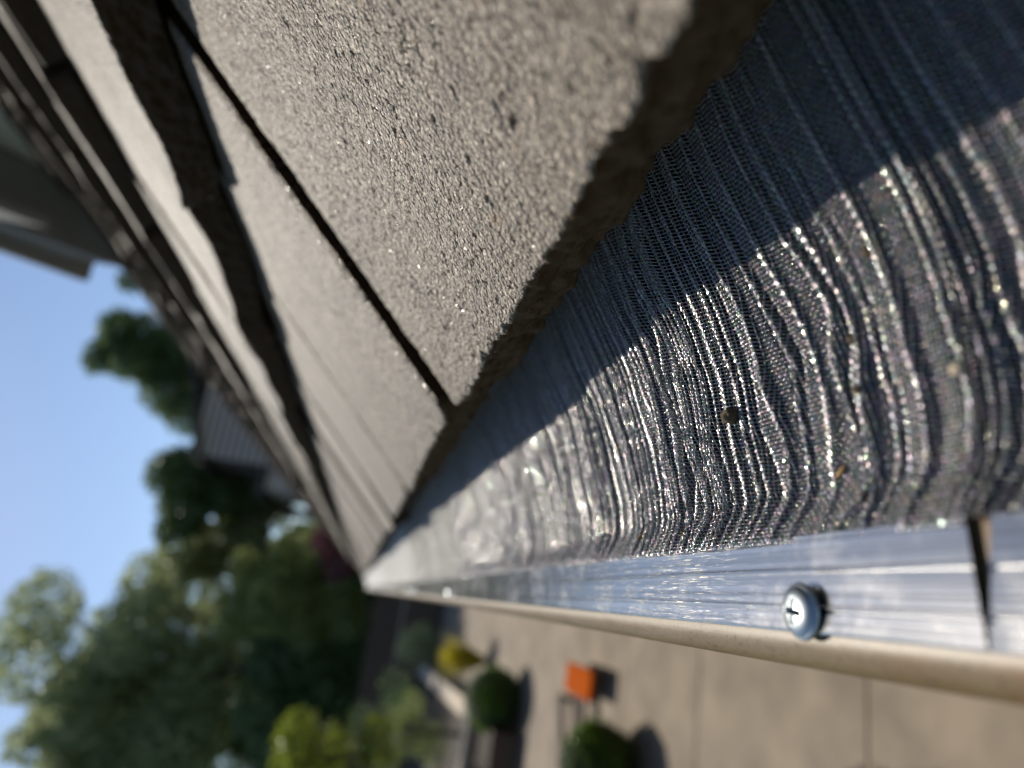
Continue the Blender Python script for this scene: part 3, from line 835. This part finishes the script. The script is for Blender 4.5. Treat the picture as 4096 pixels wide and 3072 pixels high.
# bits lying on the mesh
def lump(name, mat, loc, size, seed, label, cat, squash=(1, 1, 1), group=None, kind=None):
    bm = bmesh.new(); bmesh.ops.create_icosphere(bm, subdivisions=3, radius=1)
    P = np.array([v.co[:] for v in bm.verts])
    n = vnoise(P[:, 0] * 2.2, P[:, 1] * 2.2, P[:, 2] * 2.2, seed) * .55 + vnoise(P[:, 0] * 6, P[:, 1] * 6, P[:, 2] * 6, seed + 1) * .3
    for v, k in zip(bm.verts, n):
        v.co = v.co * (0.55 + k) * size
        v.co.x *= squash[0]; v.co.y *= squash[1]; v.co.z *= squash[2]
    me = bpy.data.meshes.new(name); bm.to_mesh(me); bm.free(); me.materials.append(mat)
    for p in me.polygons: p.use_smooth = True
    o = obj(name, me, None, loc)
    o.rotation_euler = (seed, seed * 2.1, seed * .7)
    return tag(o, label, cat, group, kind)
def onmesh(x, y, dz=0.001): return (*skewed(x, y), float(zprof(x) - 0.0145 * (1 - min(1, max(0, (y - .05) / .11))) * min(1, max(0, (x - .021) / .045)) + pleat(np.array([x]), np.array([y]))[0]) + ZC + dz)
lump('dirt_clod', M_DIRT, onmesh(0.0505, 0.1585, 0.0022), 0.0021, 3, 'small round brown dirt clod sitting on the lit mesh pleats', 'dirt clod')
leaf_bits = [(0.0255, 0.196, 0.0026, 'tan leaf scrap caught between mesh pleats beside the strip'),
             (0.0330, 0.128, 0.0018, 'dull brown leaf scrap in a mesh fold above the screw'),
             (0.0270, 0.232, 0.0024, 'faint orange scrap on the mesh beyond the tan one')]
for i, (x, y_, s_, lb) in enumerate(leaf_bits):
    lump('leaf_scrap', M_DRY, onmesh(x, y_, 0.0012), s_, 11 + i, lb, 'leaf scrap', squash=(1, 0.35, 0.22))
crumbs = [(0.058, 0.1180, .0011, 'dirt crumb in a mesh fold halfway between screw and tile shadow'),
          (0.072, 0.108, .0012, 'dirt crumb at the very edge of the tile shadow'),
          (0.047, 0.117, .0010, 'dark dirt crumb lowest on the mesh above the screw')]
for i, (x, y_, s_, lb) in enumerate(crumbs):
    lump('dirt_crumb', M_DIRT, onmesh(x, y_, 0.0008), s_, 21 + i, lb, 'dirt crumb', group='dirt crumbs on the mesh')
lump('pale_grit', M_PEB, onmesh(0.045, 0.095, 0.0012), 0.0014, 35, 'pale pinkish grit grain on the near mesh', 'grit')

rgg = np.random.default_rng(91)
bm = bmesh.new(); bmesh.ops.create_icosphere(bm, subdivisions=1, radius=1)
gb_ = np.array([v.co[:] for v in bm.verts]); gf_ = np.array([[v.index for v in f.verts] for f in bm.faces]); bm.free()
GV, GF = [], []
for i in range(260):
    gx = rgg.choice([rgg.uniform(.0215, .034), rgg.uniform(.03, .11)]); gy = rgg.uniform(.10, .45)
    idx = int(np.clip(np.searchsorted(_y, gy) - 1, 0, len(_y) - 2)); gy = _y[idx] + 0.0002 * rgg.normal()
    gs = rgg.uniform(.00012, .00042)
    p_ = np.array(onmesh(gx, gy, 0.0006))
    GF.append(gf_ + len(gb_) * i); GV.append(gb_ * (1 + (rgg.random((len(gb_), 1)) - .5) * .6) * gs * np.array([rgg.uniform(.7, 2.2), rgg.uniform(.7, 1.6), .8]) + p_)
tag(obj('roof_grit', fast_mesh('roof_grit', np.concatenate(GV), np.concatenate(GF), M_DIRT, False)), kind='stuff')

# glassy grains and pebbles set in the nearest tiles
def grains(name, mat, n, smin, smax, parent, ulim, vlim, seed, sub=1, edge=False, flat=0.6):
    rg = np.random.default_rng(seed)
    bm = bmesh.new(); bmesh.ops.create_icosphere(bm, subdivisions=sub, radius=1)
    base = np.array([v.co[:] for v in bm.verts]); fc = np.array([[v.index for v in f.verts] for f in bm.faces]); bm.free()
    Vs, Fs = [], []
    for i in range(n):
        s = rg.uniform(smin, smax) * (1 if rg.random() < .85 else 1.6)
        u = rg.uniform(*ulim); v = rg.uniform(*vlim) if not edge else rg.uniform(0, 0.004)
        q = base * (1 + (rg.random((len(base), 1)) - .5) * .5) * s
        q = q * np.array([rg.uniform(.7, 1.4), rg.uniform(.7, 1.4), flat])
        Vs.append(q + np.array([u, v, s * 0.05])); Fs.append(fc + len(base) * i)
    o = obj(name, fast_mesh(name, np.concatenate(Vs), np.concatenate(Fs), mat, sub > 1), parent)
    o['kind'] = 'stuff'
    return o
tilesA = [c for c in roof.children if c.data is T_A][0]
tilesB = [c for c in roof.children if c.data is T_B][0]
def frame_like(t, o):
    # grains hang under the roof (a sub-part like the tile itself)
    o.parent = roof; o.matrix_local = t.matrix_local.copy()
for t, sd in ((tilesA, 5), (tilesB, 6)):
    o = grains('quartz_grains', M_GRAIN, 260, 0.00010, 0.00022, roof, (0.01, 0.285), (0.004, 0.235), sd); frame_like(t, o)
    o = grains('sand_grains', M_PEB, 1500 if sd == 5 else 500, 0.0002, 0.0006, roof, (0.01, 0.285), (0.003, 0.20), sd + 10, sub=1); frame_like(t, o)
o = grains('edge_pebbles', M_PEB, 46, 0.0008, 0.0021, roof, (0.03, 0.285), (0, 0.004), 44, sub=2, edge=True, flat=.8); frame_like(tilesA, o)

# ------------------------------------------------------------------ planting
def leaves(n, centers, radii, leaf, seed, aspect=0.6, shell=0.45, droop=0.0):
    """leaf quads clumped through ellipsoidal clumps"""
    rg = np.random.default_rng(seed)
    centers = np.array(centers, float); radii = np.array(radii, float)
    vol = radii.prod(1) ** 0.66; pk = vol / vol.sum()
    ci = rg.choice(len(centers), n, p=pk)
    d = rg.normal(size=(n, 3)); d /= np.linalg.norm(d, axis=1, keepdims=True)
    rad = (shell + (1 - shell) * rg.random(n)) ** 0.7
    P = centers[ci] + d * rad[:, None] * radii[ci]
    a = rg.normal(size=(n, 3)); a /= np.linalg.norm(a, axis=1, keepdims=True)
    nrm = d * 0.8 + rg.normal(size=(n, 3)) * 0.6; nrm /= np.linalg.norm(nrm, axis=1, keepdims=True)
    a = np.cross(nrm, a); a /= np.linalg.norm(a, axis=1, keepdims=True); b = np.cross(nrm, a)
    s = leaf * rg.uniform(0.6, 1.35, (n, 1))
    V = np.stack([P - a * s, P - b * s * aspect * .5 + nrm * s * .12, P + a * s, P + b * s * aspect * .5 + nrm * s * .12], 1).reshape(-1, 3)
    F = np.arange(n * 4).reshape(n, 4)
    return V, F

def crown_clumps(c, r, k, seed, cr=0.36):
    rg = np.random.default_rng(seed)
    c = np.array(c); r = np.array(r)
    cs, rs2 = [], []
    for i in range(k):
        d = rg.normal(size=3); d /= np.linalg.norm(d)
        q = c + d * r * rg.uniform(0.25, 0.85)
        cs.append(q); rs2.append(r.mean() * cr * rg.uniform(0.6, 1.25) * np.array([1, 1, .8]))
    return cs, rs2

def tree(name, label, cat, base, c, r, n, leaf, mat, seed, k=26, trunk_r=0.2, cr=0.36, group=None, extra=None):
    t = thing(name, label, cat, base, group)
    B = np.array(base)
    cs, rs2 = crown_clumps(np.array(c) - B, r, k, seed, cr)
    if extra: 
        for e in extra: cs.append(np.array(e[0]) - B); rs2.append(np.array([e[1]] * 3))
    V, F = leaves(n, cs, rs2, leaf, seed + 1)
    obj('crown', fast_mesh('crown', V, F, mat, False), t)
    cc = np.array(c) - B
    top = cc + np.array([0, 0, r[2] * .3])
    Vt, Ft = tube_vf([(0, 0, -0.05), tuple(cc * np.array([.25, .25, .0]) + np.array([0, 0, cc[2] * .45])), tuple(top)], [trunk_r * 1.3, trunk_r, trunk_r * .3])
    Vt = list(Vt); Ft = list(Ft)
    st = np.array(cc * np.array([.25, .25, .0]) + np.array([0, 0, cc[2] * .45]))
    for i in range(min(9, len(cs))):
        v2, f2 = tube_vf([tuple(st + (top - st) * (i / 12)), tuple(st * .4 + cs[i] * .6 + np.array([0, 0, .1 * r[2]])), tuple(cs[i])], [trunk_r * .4, trunk_r * .25, trunk_r * .08], 6)
        o_ = len(Vt); Vt += v2; Ft += [tuple(q + o_ for q in f) for f in f2]
    obj('trunk', fast_mesh('trunk', Vt, Ft, M_BARK, True), t)
    return t

L_OLIVE = make_leaf('olive_leaf', (0.23, 0.28, 0.13), (0.44, 0.48, 0.26), 0.6, 0.3)
L_DARK = make_leaf('dark_leaf', (0.08, 0.13, 0.05), (0.17, 0.24, 0.09), 0.5, 0.4)
L_MID = make_leaf('mid_leaf', (0.16, 0.20, 0.06), (0.30, 0.34, 0.12), 0.55)
L_RED = make_leaf('red_leaf', (0.10, 0.03, 0.035), (0.17, 0.06, 0.06), 0.3)
L_LIME = make_leaf('lime_leaf', (0.13, 0.17, 0.018), (0.25, 0.29, 0.035), 0.5, 0.3)
L_PALE = make_leaf('pale_leaf', (0.16, 0.22, 0.10), (0.24, 0.29, 0.14), 0.3)
L_BOX = make_leaf('boxwood_leaf', (0.07, 0.14, 0.006), (0.15, 0.26, 0.015), 0.5, 0.4)
L_YEL = make_leaf('yellow_leaf', (0.38, 0.32, 0.02), (0.50, 0.42, 0.04), 0.4)

tree('spreading_tree', 'tallest grey-green leafy tree at the garden end, sky in its gaps', 'tree', (-4.5, 38, 0), (-4.9, 38, 11.4), (5.2, 4.0, 7.8), 19000, 0.27, L_OLIVE, 101, k=34, trunk_r=.35, cr=.34)
tree('spreading_tree', 'grey-green tree at the frame edge beside the tallest tree', 'tree', (-11, 41, 0), (-10.6, 41, 12.5), (5.2, 3.5, 8.5), 16000, 0.27, L_OLIVE, 111, k=26, trunk_r=.3, cr=.34)
tree('oak_tree', 'dark round-topped tree rising behind the roof line', 'tree', (10.5, 45, 0), (11.0, 45, 17.3), (3.4, 3.4, 4.0), 15000, 0.26, L_DARK, 121, k=22, trunk_r=.35, cr=.36, extra=[((9.6, 45, 15.8), 2.2), ((8.6, 45, 14.6), 1.9), ((7.6, 45, 13.2), 1.4), ((7.0, 45, 12.0), 1.2), ((12.4, 45, 18.6), 1.7), ((12.8, 45, 20.0), .9), ((15.8, 45, 20.3), .8)])
tree('oak_tree', 'dark green tree below the grey sided house', 'tree', (3.2, 42, 0), (3.0, 42, 11.6), (3.0, 2.4, 4.6), 8000, 0.26, L_DARK, 131, k=16, trunk_r=.3, cr=.38)
tree('spreading_tree', 'low grey-green tree filling the gap beside the tallest tree', 'tree', (-0.5, 44, 0), (-0.2, 44, 9.8), (3.6, 3, 5.6), 15000, 0.26, L_OLIVE, 137, k=24, trunk_r=.3, cr=.36, extra=[((-1.7, 44, 11.4), 1.9), ((0.3, 44, 9.0), 1.8), ((3.4, 44, 8.8), 1.5)])
tree('spreading_tree', 'broad dark tree behind the lime shrub closing the lower frame edge', 'tree', (-8.5, 46, 0), (-8.5, 46, 6.5), (6.0, 3, 6.0), 16000, 0.3, L_DARK, 139, k=30, trunk_r=.3, cr=.36, extra=[((-9.8, 46, 8.1), 2.2), ((-7.8, 46, 8.2), 2.0)])
tree('elm_tree', 'yellow-green tree in front of the dark hedge', 'tree', (-1.2, 30, 0), (-0.9, 30, 5.4), (3.2, 2.4, 3.4), 11000, 0.19, L_MID, 141, k=24, trunk_r=.22, cr=.34)
tree('plum_tree', 'small dark red leafed tree beside the far end of the roof', 'tree', (1.3, 26, 0), (1.1, 26, 4.0), (1.3, 1.2, 1.3), 4000, 0.12, L_RED, 151, k=12, trunk_r=.1, cr=.42)
hd = obj('hedge', fast_mesh('hedge', *leaves(42000, *crown_clumps((-4.0, 34, 3.0), (11, 2.2, 3.6), 90, 161, 0.30), 0.26, 162), L_DARK, False))
tag(hd, 'tall dark hedge closing the garden behind the trees', 'hedge')
# leafy shrub close by
tree('tall_shrub', 'bright lime leafed shrub standing nearest beside the patio', 'shrub', (-1.75, 6.3, 0), (-1.50, 6.2, 2.88), (0.78, 0.6, 0.66), 2400, 0.05, L_LIME, 171, k=15, trunk_r=.03, cr=.34)
tree('round_shrub', 'pale green shrub at the far corner of the patio', 'shrub', (-1.5, 20.5, 0), (-1.45, 20.5, 1.05), (0.75, 0.6, 0.7), 1500, 0.05, L_PALE, 181, k=12, trunk_r=.05, cr=.5)
tree('round_shrub', 'mid green shrub growing over the pale wall cap', 'shrub', (-2.6, 15.2, 0.3), (-2.65, 15.2, 1.35), (0.75, 0.6, 0.75), 1900, 0.045, L_MID, 191, k=14, trunk_r=.05, cr=.45)
tree('round_shrub', 'dark green shrub in the bed behind the garden wall', 'shrub', (-3.4, 19.0, 0.3), (-3.2, 19.0, 1.4), (1.2, 1.0, 1.1), 2200, 0.06, L_DARK, 195, k=14, trunk_r=.05, cr=.45)
def boxball(x, y_, r, label, seed):
    t = thing('boxwood_ball', label, 'boxwood', (x, y_, 0), 'clipped boxwood balls on the patio')
    rg = np.random.default_rng(seed)
    lc = [(0, 0, r * .72)]; lr = [(r * .94, r * .94, r * .9)]
    for i in range(26):
        d = rg.normal(size=3); d /= np.linalg.norm(d); d[2] = abs(d[2]) * .8
        lc.append((d[0] * r * .62, d[1] * r * .62, r * .72 + d[2] * r * .6)); lr.append((r * rg.uniform(.32, .44),) * 3)
    V, F = leaves(9000, lc, lr, 0.024, seed, 0.7, shell=0.8)
    obj('foliage', fast_mesh('foliage', V, F, L_BOX, False), t)
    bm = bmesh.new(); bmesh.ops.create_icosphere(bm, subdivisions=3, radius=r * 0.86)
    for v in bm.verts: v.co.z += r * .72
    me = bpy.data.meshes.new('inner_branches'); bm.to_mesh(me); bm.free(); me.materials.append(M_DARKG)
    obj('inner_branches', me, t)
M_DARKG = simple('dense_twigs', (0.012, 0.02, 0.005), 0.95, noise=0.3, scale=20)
boxball(-1.36, 7.05, 0.44, 'clipped boxwood ball in front of the orange cushion', 201)
boxball(-1.50, 12.1, 0.54, 'clipped boxwood ball beside the brown planter box', 211)
# planter
pl = thing('planter_box', 'dark brown timber planter box next to the boxwood ball', 'planter', (-2.2, 12.2, 0))
for i in range(3):
    box('plank', M_WOOD, pl, -0.34, 0.30, -0.62, -0.59, 0.01 + i * .15, 0.15 + i * .15)
    box('plank', M_WOOD, pl, 0.27, 0.30, -0.585, 0.6, 0.01 + i * .15, 0.15 + i * .15)
    box('plank', M_WOOD, pl, -0.34, -0.31, -0.585, 0.6, 0.01 + i * .15, 0.15 + i * .15)
box('soil', M_SOIL, pl, -0.305, 0.265, -0.58, 0.59, 0.02, 0.41)
# yellow grass tuft
yt = thing('grass_tuft', 'yellow ornamental grass tuft beyond the far boxwood ball', 'ornamental grass', (-1.22, 15.4, 0))
rg = np.random.default_rng(9); V, F = [], []
for i in range(420):
    a = rg.uniform(0, 2 * math.pi); q = rg.uniform(0.05, 0.62); h = rg.uniform(0.5, 1.05); w = .012
    d = np.array([math.cos(a), math.sin(a), 0]); s_ = np.array([-d[1], d[0], 0]) * w
    p0 = d * .05; p1 = d * q * .5 + np.array([0, 0, h * .75]); p2 = d * q + np.array([0, 0, h])
    o_ = len(V); V += [p0 - s_, p0 + s_, p1 + s_, p1 - s_, p2 + s_ * .2, p2 - s_ * .2]; F += [(o_, o_ + 1, o_ + 2, o_ + 3), (o_ + 3, o_ + 2, o_ + 4, o_ + 5)]
obj('blades', fast_mesh('blades', V, F, L_YEL, False), yt)['kind'] = 'stuff'
# bench with orange cushion
bn = thing('garden_bench', 'low dark brown bench with an orange cushion at its end', 'bench', (-0.99, 8.35, -0.22))
BZ = 0.22
def bar(name, mat, par, p, q, w, h):
    p = Vector(p); q = Vector(q); d = (q - p).normalized(); s_ = Vector((-d.y, d.x, 0)) * w / 2
    V = []
    for z in (-h / 2, h / 2):
        for e in (p - s_, q - s_, q + s_, p + s_): V.append((e.x, e.y, e.z + z))
    F = [(0, 3, 2, 1), (4, 5, 6, 7), (0, 1, 5, 4), (1, 2, 6, 5), (2, 3, 7, 6), (3, 0, 4, 7)]
    return obj(name, fast_mesh(name, V, F, mat, smooth=False), par)
bar('rail', M_WOOD, bn, (0.12, 0.02, 0.36), (-0.75, -0.24, 0.36), 0.17, 0.05)
bar('rail', M_WOOD, bn, (-0.02, 0.86, 0.36), (-0.75, 0.50, 0.36), 0.15, 0.05)
for lx, ly in ((0.08, 0.0), (-0.7, -0.22), (-0.05, 0.8), (-0.7, 0.5)):
    box('leg', M_WOOD, bn, lx - .03, lx + .03, ly - .03, ly + .03, BZ, 0.334)
cu = box('cushion', M_ORANGE, bn, 0.09, 0.41, -0.55, 0.42, 0.387, 0.45, bev=0.025)
box('seat', M_WOOD, bn, 0.12, 0.38, -0.5, 0.38, 0.34, 0.385)

# fences at the end
fn = thing('timber_fence', 'dark slatted timber screen across the shaded patio end', 'fence', (-1.5, 24.4, 0))
for i in range(5):
    box('slat', M_WOOD, fn, -1.2, 1.9, -.02, .02, 0.05 + i * .24, 0.25 + i * .24)
box('top_rail', M_CAP, fn, -1.25, 1.95, -.06, .06, 1.27, 1.31)
for x in (-1.15, 0.35, 1.85): box('post', M_WOOD, fn, x - .05, x + .05, .03, .12, 0, 1.26)
f2 = thing('board_fence', 'brown board fence behind the slatted screen and the shrubs', 'fence', (-2.5, 29, 0))
for i in range(40):
    box('board', M_FENCE, f2, -4 + i * .2, -4 + i * .2 + .19, -.012, .012, 0.03, 2.15 + .02 * math.sin(i * 2.3))
box('rail', M_FENCE, f2, -4, 4, .015, .05, 1.7, 1.8)

# far house with lap siding
# ---
hs = thing('sided_house', 'far grey lap sided house between the trees', 'house', (8, 36, 0))
box('wall', M_GROOVE, hs, -3.28, 4, 0.02, 8, 0, 11.9)
for i in range(34):
    V = [(-3.3, 0.0, 0.35 * i), (4, 0.0, 0.35 * i), (4, 0.018, 0.35 * i + .24), (-3.3, 0.018, 0.35 * i + .24), (-3.3, -.045, 0.35 * i), (4, -.045, 0.35 * i)]
    obj('siding_board', fast_mesh('siding_board', V + [(-3.3, .019, .35 * i + .245), (4, .019, .35 * i + .245)], [(4, 5, 2, 3), (4, 0, 1, 5), (3, 2, 7, 6)], M_SIDE, smooth=False), hs)
V = [(-3.6, -.4, 11.3), (4.3, -.4, 13.6), (4.3, 8.4, 13.6), (-3.6, 8.4, 11.3), (-3.6, -.4, 11.5), (4.3, -.4, 13.85), (4.3, 8.4, 13.85), (-3.6, 8.4, 11.5)]
obj('roof', fast_mesh('roof', V, [(0, 3, 2, 1), (4, 5, 6, 7), (0, 1, 5, 4), (1, 2, 6, 5), (2, 3, 7, 6), (3, 0, 4, 7)], M_DARKROOF, smooth=False), hs)
box('wing', M_SIDE, hs, -4.4, -3.31, 0.3, 6, 0, 8.2)
box('wing_roof', M_DARKROOF, hs, -4.7, -3.31, 0.0, 6.3, 8.205, 8.6)
